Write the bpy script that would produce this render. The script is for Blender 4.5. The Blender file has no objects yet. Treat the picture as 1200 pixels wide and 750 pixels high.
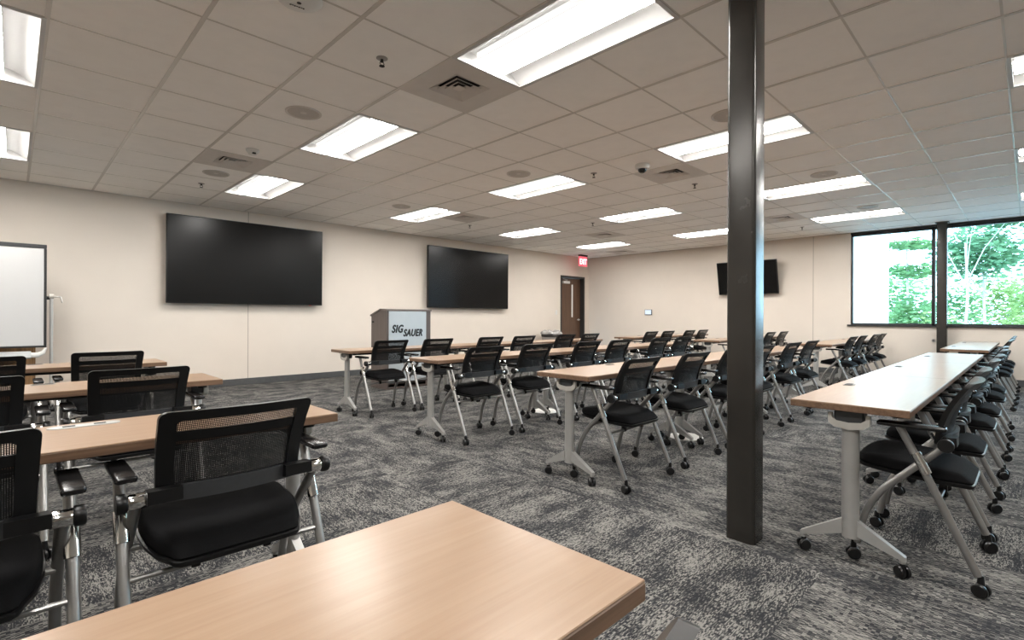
import bpy, bmesh, math, random
from mathutils import Vector, Matrix
random.seed(7)
SC = bpy.context.scene
COL = SC.collection
PI = math.pi

# ------------------------------------------------------------------ materials
def new_mat(name):
    m = bpy.data.materials.new(name); m.use_nodes = True
    nt = m.node_tree; nt.nodes.clear()
    return m, nt
def N(nt, t, **kw):
    n = nt.nodes.new(t)
    for k, v in kw.items():
        if k.startswith('i_'):
            key = k[2:]
            n.inputs[int(key) if key.isdigit() else key.replace('_', ' ')].default_value = v
        else: setattr(n, k, v)
    return n
def L(nt, a, b): nt.links.new(a, b)
def principled(name, col, rough=.5, metal=0, spec=.5, noise=0, nscale=40, bump=0, bscale=200, coat=0, rnoise=0):
    m, nt = new_mat(name)
    out = N(nt, 'ShaderNodeOutputMaterial'); p = N(nt, 'ShaderNodeBsdfPrincipled')
    p.inputs['Base Color'].default_value = (*col, 1); p.inputs['Roughness'].default_value = rough
    p.inputs['Metallic'].default_value = metal; p.inputs['Specular IOR Level'].default_value = spec
    p.inputs['Coat Weight'].default_value = coat; p.inputs['Coat Roughness'].default_value = .15
    L(nt, p.outputs[0], out.inputs[0])
    tc = N(nt, 'ShaderNodeTexCoord')
    if noise:
        n = N(nt, 'ShaderNodeTexNoise'); n.inputs['Scale'].default_value = nscale; n.inputs['Detail'].default_value = 5
        L(nt, tc.outputs['Object'], n.inputs['Vector'])
        r = N(nt, 'ShaderNodeValToRGB')
        r.color_ramp.elements[0].position = .3; r.color_ramp.elements[1].position = .7
        r.color_ramp.elements[0].color = (*[c*(1-noise) for c in col], 1)
        r.color_ramp.elements[1].color = (*[min(1, c*(1+noise)) for c in col], 1)
        L(nt, n.outputs['Fac'], r.inputs[0]); L(nt, r.outputs[0], p.inputs['Base Color'])
        if rnoise:
            mr = N(nt, 'ShaderNodeMapRange'); mr.inputs[3].default_value = max(0, rough-rnoise); mr.inputs[4].default_value = rough+rnoise
            L(nt, n.outputs['Fac'], mr.inputs[0]); L(nt, mr.outputs[0], p.inputs['Roughness'])
    if bump:
        n2 = N(nt, 'ShaderNodeTexNoise'); n2.inputs['Scale'].default_value = bscale; n2.inputs['Detail'].default_value = 3
        L(nt, tc.outputs['Object'], n2.inputs['Vector'])
        b = N(nt, 'ShaderNodeBump'); b.inputs['Strength'].default_value = bump; b.inputs['Distance'].default_value = .002
        L(nt, n2.outputs['Fac'], b.inputs['Height']); L(nt, b.outputs[0], p.inputs['Normal'])
    return m
def emission(name, col, s):
    m, nt = new_mat(name)
    out = N(nt, 'ShaderNodeOutputMaterial'); e = N(nt, 'ShaderNodeEmission')
    e.inputs[0].default_value = (*col, 1); e.inputs[1].default_value = s
    L(nt, e.outputs[0], out.inputs[0]); return m
def wood(name, dark, light, rough=.3, axis='X', scale=1.0, spec=.5):
    m, nt = new_mat(name)
    out = N(nt, 'ShaderNodeOutputMaterial'); p = N(nt, 'ShaderNodeBsdfPrincipled')
    L(nt, p.outputs[0], out.inputs[0])
    tc = N(nt, 'ShaderNodeTexCoord'); mp = N(nt, 'ShaderNodeMapping')
    s = {'X': (1.2, 26, 26), 'Y': (26, 1.2, 26), 'Z': (26, 26, 1.2)}[axis]
    mp.inputs['Scale'].default_value = [v*scale for v in s]
    L(nt, tc.outputs['Object'], mp.inputs[0])
    n = N(nt, 'ShaderNodeTexNoise'); n.inputs['Scale'].default_value = 1.6; n.inputs['Detail'].default_value = 6; n.inputs['Roughness'].default_value = .62
    n.inputs['Distortion'].default_value = .35
    L(nt, mp.outputs[0], n.inputs[0])
    r = N(nt, 'ShaderNodeValToRGB'); r.color_ramp.elements[0].position = .32; r.color_ramp.elements[1].position = .68
    r.color_ramp.elements[0].color = (*dark, 1); r.color_ramp.elements[1].color = (*light, 1)
    L(nt, n.outputs['Fac'], r.inputs[0]); L(nt, r.outputs[0], p.inputs['Base Color'])
    p.inputs['Roughness'].default_value = rough; p.inputs['Specular IOR Level'].default_value = spec
    return m

M = {}
M['wall'] = principled('wall_paint', (.715, .648, .575), .75, spec=.25, noise=.015, nscale=3, bump=.05, bscale=500)
M['seam'] = principled('wall_joint', (.36, .32, .27), .8, spec=.2)
M['base'] = principled('rubber_base', (.075, .078, .08), .5, noise=.1, nscale=20)
M['tile'] = principled('ceiling_tile', (.97, .94, .90), .92, spec=.1, noise=.02, nscale=8, bump=.25, bscale=350)
M['tee'] = principled('ceiling_tee', (.62, .58, .53), .3, spec=.6)
M['fixture'] = principled('fixture_white', (.56, .555, .545), .5)
M['lamp'] = emission('lamp_diffuser', (1, .968, .925), 53.0)
M['lamp_side'] = emission('perforated_lamp_side', (1, .968, .925), 1.1)
M['oak'] = wood('oak_laminate', (.288, .189, .124), (.328, .226, .152), .28, scale=1.8, spec=.26)
M['oak_edge'] = wood('oak_edge', (.115, .066, .039), (.205, .122, .075), .4, scale=1.8)
M['black'] = principled('black_plastic', (.0045, .0045, .0047), .38, spec=.38, noise=.1, nscale=30)
M['pad'] = principled('arm_pad_black', (.006, .006, .0065), .24, spec=.7, noise=.1, nscale=30)
M['fabric'] = principled('black_fabric', (.0045, .0045, .005), .9, spec=.12, bump=.4, bscale=600, noise=.2, nscale=250)
M['rail'] = principled('charcoal_plastic', (.045, .047, .05), .3, noise=.06, nscale=60)
M['tube'] = principled('silver_tube', (.34, .335, .325), .33, metal=.75, noise=.04, nscale=30)
M['chrome'] = principled('chrome', (.75, .74, .72), .12, metal=1, noise=.02, nscale=20)
M['silver'] = principled('silver_paint', (.43, .425, .41), .38, metal=.35, noise=.03, nscale=15)
M['handle'] = principled('grey_plastic', (.52, .50, .46), .5, noise=.03, nscale=20)
M['caster'] = principled('caster_black', (.006, .006, .0065), .3, noise=.1, nscale=40)
M['steel'] = principled('dark_steel', (.036, .033, .029), .25, metal=.35, spec=.6, noise=.10, nscale=6, rnoise=.06)
M['bronze'] = principled('dark_bronze_aluminium', (.035, .036, .038), .35, metal=.3, noise=.06, nscale=12)
M['reveal'] = principled('white_reveal', (.72, .70, .66), .6, noise=.01, nscale=5)
M['screen'] = principled('tv_screen', (.006, .006, .006), .26, spec=.2, noise=.03, nscale=3)
M['bezel'] = principled('tv_bezel', (.008, .008, .008), .35, noise=.05, nscale=20)
M['board'] = principled('whiteboard', (.58, .58, .575), .22, noise=.006, nscale=2)
M['tray'] = principled('tray_grey', (.46, .475, .475), .4, noise=.02, nscale=10)
M['lectern'] = wood('lectern_laminate', (.085, .067, .06), (.125, .10, .09), .4, 'Z')
M['lectern_top'] = principled('lectern_top', (.16, .13, .115), .4, noise=.08, nscale=30)
M['plate'] = principled('brushed_panel', (.50, .545, .57), .42, metal=.25, noise=.015, nscale=8)
M['ink'] = principled('logo_black', (.008, .008, .009), .4, noise=.05, nscale=20)
M['door'] = wood('door_walnut', (.085, .046, .028), (.14, .078, .048), .4, 'Z')
M['door_frame'] = principled('door_frame_paint', (.028, .025, .023), .4, noise=.05, nscale=15)
M['lite'] = emission('lit_corridor_glass', (1, .92, .80), .66)
M['white'] = principled('white_plastic', (.72, .71, .68), .4, noise=.02, nscale=15)
M['greymetal'] = principled('grey_metal', (.36, .34, .32), .45, metal=.2, noise=.03, nscale=25)
M['ventgrey'] = principled('vent_paint', (.64, .595, .55), .5, noise=.03, nscale=10)
M['dark'] = principled('dark_void', (.02, .018, .016), .7, noise=.1, nscale=30)
M['speaker'] = principled('speaker_grille', (.52, .48, .44), .6, bump=.6, bscale=900, noise=.08, nscale=300)
M['exit_face'] = emission('exit_panel', (1.0, .17, .21), 1.0)
M['exit_letter'] = emission('exit_letter', (1, .80, .82), 2.2)
M['panel_screen'] = emission('touch_screen', (.80, .91, 1.0), 1.1)
M['led'] = emission('red_led', (1, .08, .05), .8)
M['glassdome'] = principled('smoked_dome', (.015, .015, .015), .1, noise=.05, nscale=20)
M['brown'] = wood('brown_wood', (.16, .085, .035), (.36, .20, .085), .5, 'Z', .7)
M['bark'] = principled('bark', (.50, .47, .42), .85, noise=.3, nscale=10)
M['exterior'] = principled('white_render', (.84, .83, .80), .8, noise=.02, nscale=2)
M['ground'] = principled('paving', (.42, .44, .46), .9, noise=.15, nscale=3)
M['liner'] = principled('bin_liner', (.42, .41, .40), .22, noise=.06, nscale=12, bump=.8, bscale=25)

def leaf_mat(name, a, b):
    m, nt = new_mat(name)
    out = N(nt, 'ShaderNodeOutputMaterial'); d = N(nt, 'ShaderNodeBsdfDiffuse'); t = N(nt, 'ShaderNodeBsdfTranslucent')
    mx = N(nt, 'ShaderNodeMixShader'); mx.inputs[0].default_value = .4
    tc = N(nt, 'ShaderNodeTexCoord'); n = N(nt, 'ShaderNodeTexNoise'); n.inputs['Scale'].default_value = 1.3; n.inputs['Detail'].default_value = 6
    L(nt, tc.outputs['Object'], n.inputs[0])
    r = N(nt, 'ShaderNodeValToRGB'); r.color_ramp.elements[0].position = .35; r.color_ramp.elements[1].position = .65
    r.color_ramp.elements[0].color = (*a, 1); r.color_ramp.elements[1].color = (*b, 1)
    L(nt, n.outputs['Fac'], r.inputs[0]); L(nt, r.outputs[0], d.inputs[0]); L(nt, r.outputs[0], t.inputs[0])
    L(nt, d.outputs[0], mx.inputs[1]); L(nt, t.outputs[0], mx.inputs[2]); L(nt, mx.outputs[0], out.inputs[0])
    return m
M['leaf_teal'] = leaf_mat('leaf_teal', (.085, .205, .11), (.29, .46, .27))
M['leaf_light'] = leaf_mat('leaf_light', (.13, .22, .07), (.37, .47, .19))
M['leaf_mid'] = leaf_mat('leaf_mid', (.08, .195, .085), (.29, .45, .21))

def mat_mesh(name, hole, period):
    m, nt = new_mat(name)
    out = N(nt, 'ShaderNodeOutputMaterial'); p = N(nt, 'ShaderNodeBsdfPrincipled'); t = N(nt, 'ShaderNodeBsdfTransparent')
    p.inputs['Base Color'].default_value = (.0055, .0057, .006, 1); p.inputs['Roughness'].default_value = .55; p.inputs['Specular IOR Level'].default_value = .3
    mx = N(nt, 'ShaderNodeMixShader')
    tc = N(nt, 'ShaderNodeTexCoord'); sp = N(nt, 'ShaderNodeSeparateXYZ'); L(nt, tc.outputs['Object'], sp.inputs[0])
    hs = []
    for ax in ('X', 'Z'):
        a = N(nt, 'ShaderNodeMath', operation='MULTIPLY'); a.inputs[1].default_value = 1/period; L(nt, sp.outputs[ax], a.inputs[0])
        f = N(nt, 'ShaderNodeMath', operation='FRACT'); L(nt, a.outputs[0], f.inputs[0])
        g = N(nt, 'ShaderNodeMath', operation='LESS_THAN'); g.inputs[1].default_value = hole; L(nt, f.outputs[0], g.inputs[0])
        hs.append(g)
    mu = N(nt, 'ShaderNodeMath', operation='MULTIPLY'); L(nt, hs[0].outputs[0], mu.inputs[0]); L(nt, hs[1].outputs[0], mu.inputs[1])
    L(nt, mu.outputs[0], mx.inputs[0]); L(nt, p.outputs[0], mx.inputs[1]); L(nt, t.outputs[0], mx.inputs[2]); L(nt, mx.outputs[0], out.inputs[0])
    return m
M['mesh_open'] = mat_mesh('open_mesh', .46, .0045)
M['mesh_tight'] = mat_mesh('tight_mesh', .31, .0045)

def glass_mat():
    m, nt = new_mat('window_glass')
    out = N(nt, 'ShaderNodeOutputMaterial'); t = N(nt, 'ShaderNodeBsdfTransparent'); g = N(nt, 'ShaderNodeBsdfGlossy')
    t.inputs[0].default_value = (.94, .98, .97, 1); g.inputs['Roughness'].default_value = .02
    f = N(nt, 'ShaderNodeFresnel'); f.inputs[0].default_value = 1.25; mx = N(nt, 'ShaderNodeMixShader')
    L(nt, f.outputs[0], mx.inputs[0]); L(nt, t.outputs[0], mx.inputs[1]); L(nt, g.outputs[0], mx.inputs[2]); L(nt, mx.outputs[0], out.inputs[0])
    return m
M['glass'] = glass_mat()

def carpet_mat():
    m, nt = new_mat('carpet_tile')
    out = N(nt, 'ShaderNodeOutputMaterial'); p = N(nt, 'ShaderNodeBsdfPrincipled'); L(nt, p.outputs[0], out.inputs[0])
    p.inputs['Roughness'].default_value = .95; p.inputs['Specular IOR Level'].default_value = .1
    tc = N(nt, 'ShaderNodeTexCoord')
    def noise(scale3, sc, det=4, rough=.6):
        mp = N(nt, 'ShaderNodeMapping'); mp.inputs['Scale'].default_value = scale3; L(nt, tc.outputs['Object'], mp.inputs[0])
        n = N(nt, 'ShaderNodeTexNoise'); n.inputs['Scale'].default_value = sc; n.inputs['Detail'].default_value = det; n.inputs['Roughness'].default_value = rough
        L(nt, mp.outputs[0], n.inputs[0]); return n.outputs['Fac']
    def mth(op, a, b=None):
        x = N(nt, 'ShaderNodeMath', operation=op)
        for i, v in enumerate((a, b)):
            if v is None: continue
            if isinstance(v, (int, float)): x.inputs[i].default_value = v
            else: L(nt, v, x.inputs[i])
        return x.outputs[0]
    # square tiles, each laid along X or Y; dashes of light and dark yarn, their mix set by soft patches
    def snap(v3):
        sn = N(nt, 'ShaderNodeVectorMath', operation='SNAP'); sn.inputs[1].default_value = v3; L(nt, tc.outputs['Object'], sn.inputs[0])
        wn = N(nt, 'ShaderNodeTexWhiteNoise', noise_dimensions='3D'); L(nt, sn.outputs[0], wn.inputs[0]); return wn.outputs['Value']
    ori = mth('GREATER_THAN', snap((.6096, .6096, 10)), .55)
    def mix(f, a, b):
        x = N(nt, 'ShaderNodeMix'); L(nt, f, x.inputs[0]); L(nt, a, x.inputs[2]); L(nt, b, x.inputs[3]); return x.outputs[0]
    dash = mix(ori, snap((.0115, .0034, 10)), snap((.0034, .0115, 10)))
    patch = mix(ori, noise((.8, 1.5, 1), 4.2, 3, .6), noise((1.5, .8, 1), 4.2, 3, .6))
    row = mix(ori, noise((.6, 14, 1), 5, 2), noise((14, .6, 1), 5, 2))
    pv = mth('ADD', mth('MULTIPLY', patch, .80), mth('MULTIPLY', row, .42))
    mr = N(nt, 'ShaderNodeMapRange'); mr.inputs[1].default_value = .48; mr.inputs[2].default_value = .77; mr.inputs[3].default_value = .07; mr.inputs[4].default_value = .82
    L(nt, pv, mr.inputs[0])
    d = mth('SUBTRACT', mr.outputs[0], dash)
    m2 = N(nt, 'ShaderNodeMapRange'); m2.inputs[1].default_value = -.30; m2.inputs[2].default_value = .30; L(nt, d, m2.inputs[0])
    r = N(nt, 'ShaderNodeValToRGB'); e = r.color_ramp.elements
    e[0].position = 0; e[0].color = (.023, .024, .027, 1); e[1].position = 1; e[1].color = (.205, .198, .184, 1)
    k = e.new(.5); k.color = (.075, .074, .073, 1)
    L(nt, m2.outputs[0], r.inputs[0]); L(nt, r.outputs[0], p.inputs['Base Color'])
    b = N(nt, 'ShaderNodeBump'); b.inputs['Strength'].default_value = .35; b.inputs['Distance'].default_value = .003
    L(nt, dash, b.inputs['Height']); L(nt, b.outputs[0], p.inputs['Normal'])
    return m
M['carpet'] = carpet_mat()

# ------------------------------------------------------------------ geometry
class G:
    """collects shapes for one mesh"""
    def __init__(s): s.v = []; s.f = []
    def add(s, v, f):
        b = len(s.v); s.v += [tuple(x) for x in v]; s.f += [tuple(b+i for i in q) for q in f]; return s
    def bm(s, bm):
        bm.verts.index_update()
        s.add([v.co[:] for v in bm.verts], [[v.index for v in f.verts] for f in bm.faces]); bm.free(); return s
    def box(s, x0, x1, y0, y1, z0, z1, bev=0, seg=2, mat=None):
        bm = bmesh.new(); bmesh.ops.create_cube(bm, size=1)
        for v in bm.verts:
            v.co = Vector((x0+(v.co.x+.5)*(x1-x0), y0+(v.co.y+.5)*(y1-y0), z0+(v.co.z+.5)*(z1-z0)))
        if bev: bmesh.ops.bevel(bm, geom=bm.edges[:], offset=bev, segments=seg, profile=.5, affect='EDGES')
        if mat is not None: bmesh.ops.transform(bm, matrix=mat, verts=bm.verts)
        return s.bm(bm)
    def cyl(s, a, b, r, r2=None, n=16, rings=None):
        return s.tube([a, b], [r, r if r2 is None else r2], n)
    def tube(s, pts, r, n=12, flat=1.0, up=None):
        pts = [Vector(p) for p in pts]
        if not isinstance(r, (list, tuple)): r = [r]*len(pts)
        vs = []; fs = []; prev = None
        for i, p in enumerate(pts):
            t = (pts[min(i+1, len(pts)-1)]-pts[max(i-1, 0)]).normalized()
            if prev is None:
                ref = Vector(up) if up else (Vector((0, 0, 1)) if abs(t.z) < .9 else Vector((1, 0, 0)))
                a = (ref-t*ref.dot(t)).normalized()
            else: a = (prev-t*prev.dot(t)).normalized()
            prev = a; b = t.cross(a)
            for k in range(n):
                th = 2*PI*k/n
                vs.append(p+a*math.cos(th)*r[i]+b*math.sin(th)*r[i]*flat)
        for i in range(len(pts)-1):
            for k in range(n):
                fs.append((i*n+k, i*n+(k+1) % n, (i+1)*n+(k+1) % n, (i+1)*n+k))
        fs.append(tuple(reversed(range(n)))); fs.append(tuple(range((len(pts)-1)*n, len(pts)*n)))
        return s.add(vs, fs)
    def lathe(s, prof, c=(0, 0, 0), n=32, axis='Z'):
        vs = []; fs = []; m = len(prof)
        for k in range(n):
            th = 2*PI*k/n
            for (r, z) in prof:
                p = (r*math.cos(th), r*math.sin(th), z)
                if axis == 'X': p = (z, r*math.cos(th), r*math.sin(th))
                if axis == 'Y': p = (r*math.sin(th), z, r*math.cos(th))
                vs.append((p[0]+c[0], p[1]+c[1], p[2]+c[2]))
        for k in range(n):
            for i in range(m-1):
                fs.append((k*m+i, ((k+1) % n)*m+i, ((k+1) % n)*m+i+1, k*m+i+1))
        s.add(vs, fs)
        for i in (0, m-1):
            if prof[i][0] > 1e-6: s.f.append(tuple(len(s.v)-n*m+k*m+i for k in (range(n) if i else reversed(range(n)))))
        return s
    def prism(s, poly, a, b, axis='Y'):
        """poly in the two other axes, extruded from a to b"""
        def P(u, v, w): return {'Y': (u, w, v), 'X': (w, u, v), 'Z': (u, v, w)}[axis]
        n = len(poly); vs = [P(u, v, a) for u, v in poly]+[P(u, v, b) for u, v in poly]
        fs = [tuple(range(n)), tuple(reversed(range(n, 2*n)))]+[(i, (i+1) % n, n+(i+1) % n, n+i) for i in range(n)]
        return s.add(vs, fs)
    def loops(s, loops, cap0=True, cap1=True):
        n = len(loops[0]); vs = [p for l in loops for p in l]; fs = []
        for i in range(len(loops)-1):
            for k in range(n): fs.append((i*n+k, i*n+(k+1) % n, (i+1)*n+(k+1) % n, (i+1)*n+k))
        if cap0: fs.append(tuple(reversed(range(n))))
        if cap1: fs.append(tuple(range((len(loops)-1)*n, len(loops)*n)))
        return s.add(vs, fs)
    def build(s, name, mat, parent=None, smooth=True, loc=None, angle=35):
        me = bpy.data.meshes.new(name); me.from_pydata(s.v, [], s.f); me.update()
        bm = bmesh.new(); bm.from_mesh(me)
        bmesh.ops.remove_doubles(bm, verts=bm.verts, dist=1e-6)
        bmesh.ops.recalc_face_normals(bm, faces=bm.faces)
        if smooth:
            for f in bm.faces: f.smooth = True
            for e in bm.edges:
                if len(e.link_faces) == 2 and e.calc_face_angle(0) > math.radians(angle): e.smooth = False
        bm.to_mesh(me); bm.free()
        for mm in (mat if isinstance(mat, (list, tuple)) else [mat]): me.materials.append(mm)
        o = bpy.data.objects.new(name, me); COL.objects.link(o)
        if parent: o.parent = parent
        if loc: o.location = loc
        return o
def tag(o, label=None, cat=None, group=None, kind=None):
    if label: o['label'] = label
    if cat: o['category'] = cat
    if group: o['group'] = group
    if kind: o['kind'] = kind
    return o
def empty(name, loc=(0, 0, 0), rz=0, label=None, cat=None, group=None):
    o = bpy.data.objects.new(name, None); COL.objects.link(o); o.location = loc; o.rotation_euler = (0, 0, rz)
    o.empty_display_size = .1
    return tag(o, label, cat, group)
def kids(o): return [c for c in bpy.data.objects if c.parent == o]
TREE = {}
def remember(root):
    TREE[root.name] = [(c, [g for g in kids(c)]) for c in kids(root)]
def dup(root, loc, rz, label, group=None):
    r = root.copy(); COL.objects.link(r); r.location = loc; r.rotation_euler = (0, 0, rz); r['label'] = label
    if group: r['group'] = group
    for c, gs in TREE[root.name]:
        d = c.copy(); COL.objects.link(d); d.parent = r
        for g in gs:
            h = g.copy(); COL.objects.link(h); h.parent = d
    return r
def struct(o): o['kind'] = 'structure'; return o

# ------------------------------------------------------------------ place
CZ = 2.6984; XW = 11.41; YW = 8.58; X0 = -2.9; Y0 = -5.2
S = .6096; GX = .7437; GY = 3.1568

struct(G().box(X0, XW, Y0, YW, -.12, 0).build('floor', M['carpet'], smooth=False))

# screen wall with the door opening
DX0, DX1, DZ = 10.20, 11.22, 2.165
w = G()
w.box(X0, DX0, YW, YW+.16, 0, CZ+.25).box(DX1, XW+.16, YW, YW+.16, 0, CZ+.25).box(DX0, DX1, YW, YW+.16, DZ, CZ+.25)
wf = struct(w.build('wall_front', M['wall'], smooth=False))
G().box(2.634, 2.643, YW-.0015, YW+.004, .1, CZ).build('wall_joint', M['seam'], wf, False)
# window wall
WZ0, WZ1, WY1, WY0 = .945, 2.668, 2.40, -4.9
w = G()
w.box(XW, XW+.16, WY1, YW, 0, CZ+.25).box(XW, XW+.16, Y0, WY0, 0, CZ+.25)
w.box(XW, XW+.16, WY0, WY1, 0, WZ0).box(XW, XW+.16, WY0, WY1, WZ1, CZ+.25)
wb = struct(w.build('wall_back', M['wall'], smooth=False))
G().box(XW-.0015, XW+.004, 3.03, 3.039, .1, CZ).build('wall_joint', M['seam'], wb, False)
struct(G().box(X0-.16, XW+.16, Y0-.16, Y0, 0, CZ+.25).build('wall_right', M['wall'], smooth=False))
struct(G().box(X0-.16, X0, Y0-.16, YW+.16, 0, CZ+.25).build('wall_left', M['wall'], smooth=False))

b = G().box(X0, DX0, YW-.012, YW, 0, .1, .003, 1).box(DX1, XW, YW-.012, YW, 0, .1, .003, 1)
struct(b.build('baseboard_front', M['base'], smooth=False))
struct(G().box(XW-.012, XW, Y0, YW-.012, 0, .1, .003, 1).build('baseboard_back', M['base'], smooth=False))

def window(name, axis, c, a0, a1, frame_in=.05, depth=.09):
    """frame, glazing and sill of one window; axis = wall normal"""
    def bx(g, u0, u1, d0, d1, z0, z1, bev=.004):
        return g.box(c+d0, c+d1, u0, u1, z0, z1, bev, 1) if axis == 'X' else g.box(u0, u1, c-d1, c-d0, z0, z1, bev, 1)
    g = G(); f = frame_in
    bx(g, a0, a0+f/2, .03, .03+depth, WZ0, WZ1); bx(g, a1-f/2, a1, .03, .03+depth, WZ0, WZ1)
    bx(g, a0, a1, .03, .03+depth, WZ0, WZ0+f*.7); bx(g, a0, a1, .03, .03+depth, WZ1-f*.9, WZ1)
    o = struct(g.build(name, M['bronze'], smooth=False))
    bx(G(), a0+f/2, a1-f/2, .075, .083, WZ0+f*.7, WZ1-f*.9, 0).build('glass_pane', M['glass'], o, False)
    return o
window('window_1', 'X', XW, 1.18, 2.395)
window('window_2', 'X', XW, -.35, 1.18)
window('window_3', 'X', XW, -1.88, -.35)
window('window_4', 'X', XW, -3.41, -1.88)
window('window_5', 'X', XW, -4.9, -3.41)
struct(G().box(XW-.045, XW+.03, WY0-.03, WY1+.045, WZ0-.022, WZ0+.006, .004, 1).build('trim_1', M['bronze'], smooth=False))
struct(G().box(XW-.004, XW+.028, WY0, WY1, WZ1-.012, WZ1+.03, .003, 1).build('trim_2', M['bronze'], smooth=False))
# steel columns
def column(cx, cy, sx, sy, name, label):
    r = .017; n = 6; prof = []
    for (qx, qy, a0) in ((1, 1, 0), (-1, 1, PI/2), (-1, -1, PI), (1, -1, 3*PI/2)):
        for k in range(n+1):
            a = a0+PI/2*k/n; prof.append((cx+qx*(sx/2-r)+r*math.cos(a), cy+qy*(sy/2-r)+r*math.sin(a)))
    o = G().prism(prof, 0, CZ+.1, 'Z').build(name, M['steel'], angle=30)
    G().box(cx-sx/2-.022, cx+sx/2+.022, cy-sy/2-.022, cy+sy/2+.022, CZ-.013, CZ+.004, .002, 1).build('ceiling_collar', M['bronze'], o, False)
    struct(o); return o
column(2.556, .975, .127, .135, 'column', '')
column(11.2, 1.04, .13, .135, 'column', '')

# ceiling: lay-in tiles, tees, recessed fixtures
i_lo, i_hi = math.floor((X0-GX)/S), math.ceil((XW-GX)/S)
j_lo, j_hi = math.floor((Y0-GY)/S), math.ceil((YW-GY)/S)
LI, LJ = (-2, 2, 6, 10, 14), (-7, -3, 1, 5)
lights = [(i, j) for i in LI for j in LJ]
holes = {(i, j+d) for (i, j) in lights for d in (0, 1)}
VENTS = [(2, -1), (1, 4), (7, -1), (7, 5), (12, 4), (16, 6), (13, -1)]
holes |= set(VENTS)
def cx(i): return max(X0, min(XW, GX+i*S))
def cy(j): return max(Y0, min(YW, GY+j*S))
g = G()
for i in range(i_lo, i_hi):
    for j in range(j_lo, j_hi):
        if (i, j) in holes: continue
        a, b2, c, d = cx(i), cx(i+1), cy(j), cy(j+1)
        if b2-a < .01 or d-c < .01: continue
        g.box(a, b2, c, d, CZ, CZ+.015)
ceil = struct(g.build('ceiling', M['tile'], smooth=False))
struct(G().box(X0, XW, Y0, YW, CZ+.24, CZ+.26).build('ceiling_slab', M['dark'], smooth=False))
inside = {(i, j+1) for (i, j) in lights}
g = G()
for i in range(i_lo, i_hi+1):
    x = cx(i); g.box(x-.0115, x+.0115, Y0, YW, CZ-.004, CZ+.006)
for j in range(j_lo, j_hi+1):
    y = cy(j)
    for i in range(i_lo, i_hi):
        if (i, j) in inside or cx(i+1)-cx(i) < .01: continue
        g.box(cx(i), cx(i+1), y-.006, y+.006, CZ-.0025, CZ+.006)
g.box(X0, XW, YW-.02, YW, CZ-.004, CZ+.004).box(XW-.02, XW, Y0, YW, CZ-.004, CZ+.004)
struct(g.build('ceiling_grid', M['tee'], smooth=False))

def make_troffer():
    t = empty('ceiling_light', label='x', cat='ceiling light', group='recessed ceiling lights')
    hw, hl = S/2-.013, S-.013; D = .085; bw = .125
    # housing: two curved wings, end plates
    g = G(); n = 8; prof = []
    for k in range(n+1):
        a = k/n; prof.append((-hw+(hw-bw)*a, D*math.sin(a*PI/2)))
    prof += [(bw+(hw-bw)*k/n, D*math.cos(k/n*PI/2)) for k in range(n+1)]
    vs = [(x, -hl, z) for x, z in prof]+[(x, hl, z) for x, z in prof]; m = len(prof)
    g.add(vs, [(k, k+1, m+k+1, m+k) for k in range(m-1)])
    g.add([(x, -hl, z) for x, z in prof], [tuple(range(m))]); g.add([(x, hl, z) for x, z in prof], [tuple(range(m))])
    g.build('housing', M['fixture'], t, angle=50)
    g = G()
    for s in (-1, 1):
        g.box(s*hw-.012, s*hw+.012, -hl-.012, hl+.012, -.006, .004, .001, 1)
        g.box(-hw, hw, s*hl-.012, s*hl+.012, -.006, .004, .001, 1)
    g.build('trim_frame', M['fixture'], t, False)
    # glowing basket
    prof = [(bw*(-1+2*k/14), .002+.024*(-1+2*k/14)**2) for k in range(15)]
    low = [(x, z+.003) for x, z in reversed(prof)]
    G().prism(prof+low, -hl+.02, hl-.02, 'Y').build('diffuser', M['lamp'], t, angle=40)
    G().box(-bw, bw, -hl+.02, hl-.02, .0295, D-.001, 0).build('basket_side', M['lamp_side'], t, False)
    for s in (-1, 1): G().box(-.035, .035, s*(hl-.014)-.008, s*(hl-.014)+.008, .0, .03, .003, 1).build('clip', M['fixture'], t, False)
    remember(t); return t
RW = {5: 'nearest the screen wall', 1: 'second from the screen wall', -3: 'third from the screen wall', -7: 'farthest from the screen wall'}
CN = {-2: 'at the near left', 2: 'nearest the camera', 6: 'second from the camera', 10: 'third from the camera', 14: 'nearest the window wall'}
tr = None
for (i, j) in lights:
    loc = (GX+(i+.5)*S, GY+(j+1)*S, CZ)
    lab = 'lit recessed ceiling light, %s in the row %s' % (CN[i], RW[j])
    if tr is None: tr = make_troffer(); tr.location = loc; tr['label'] = lab
    else: dup(tr, loc, 0, lab)

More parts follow.
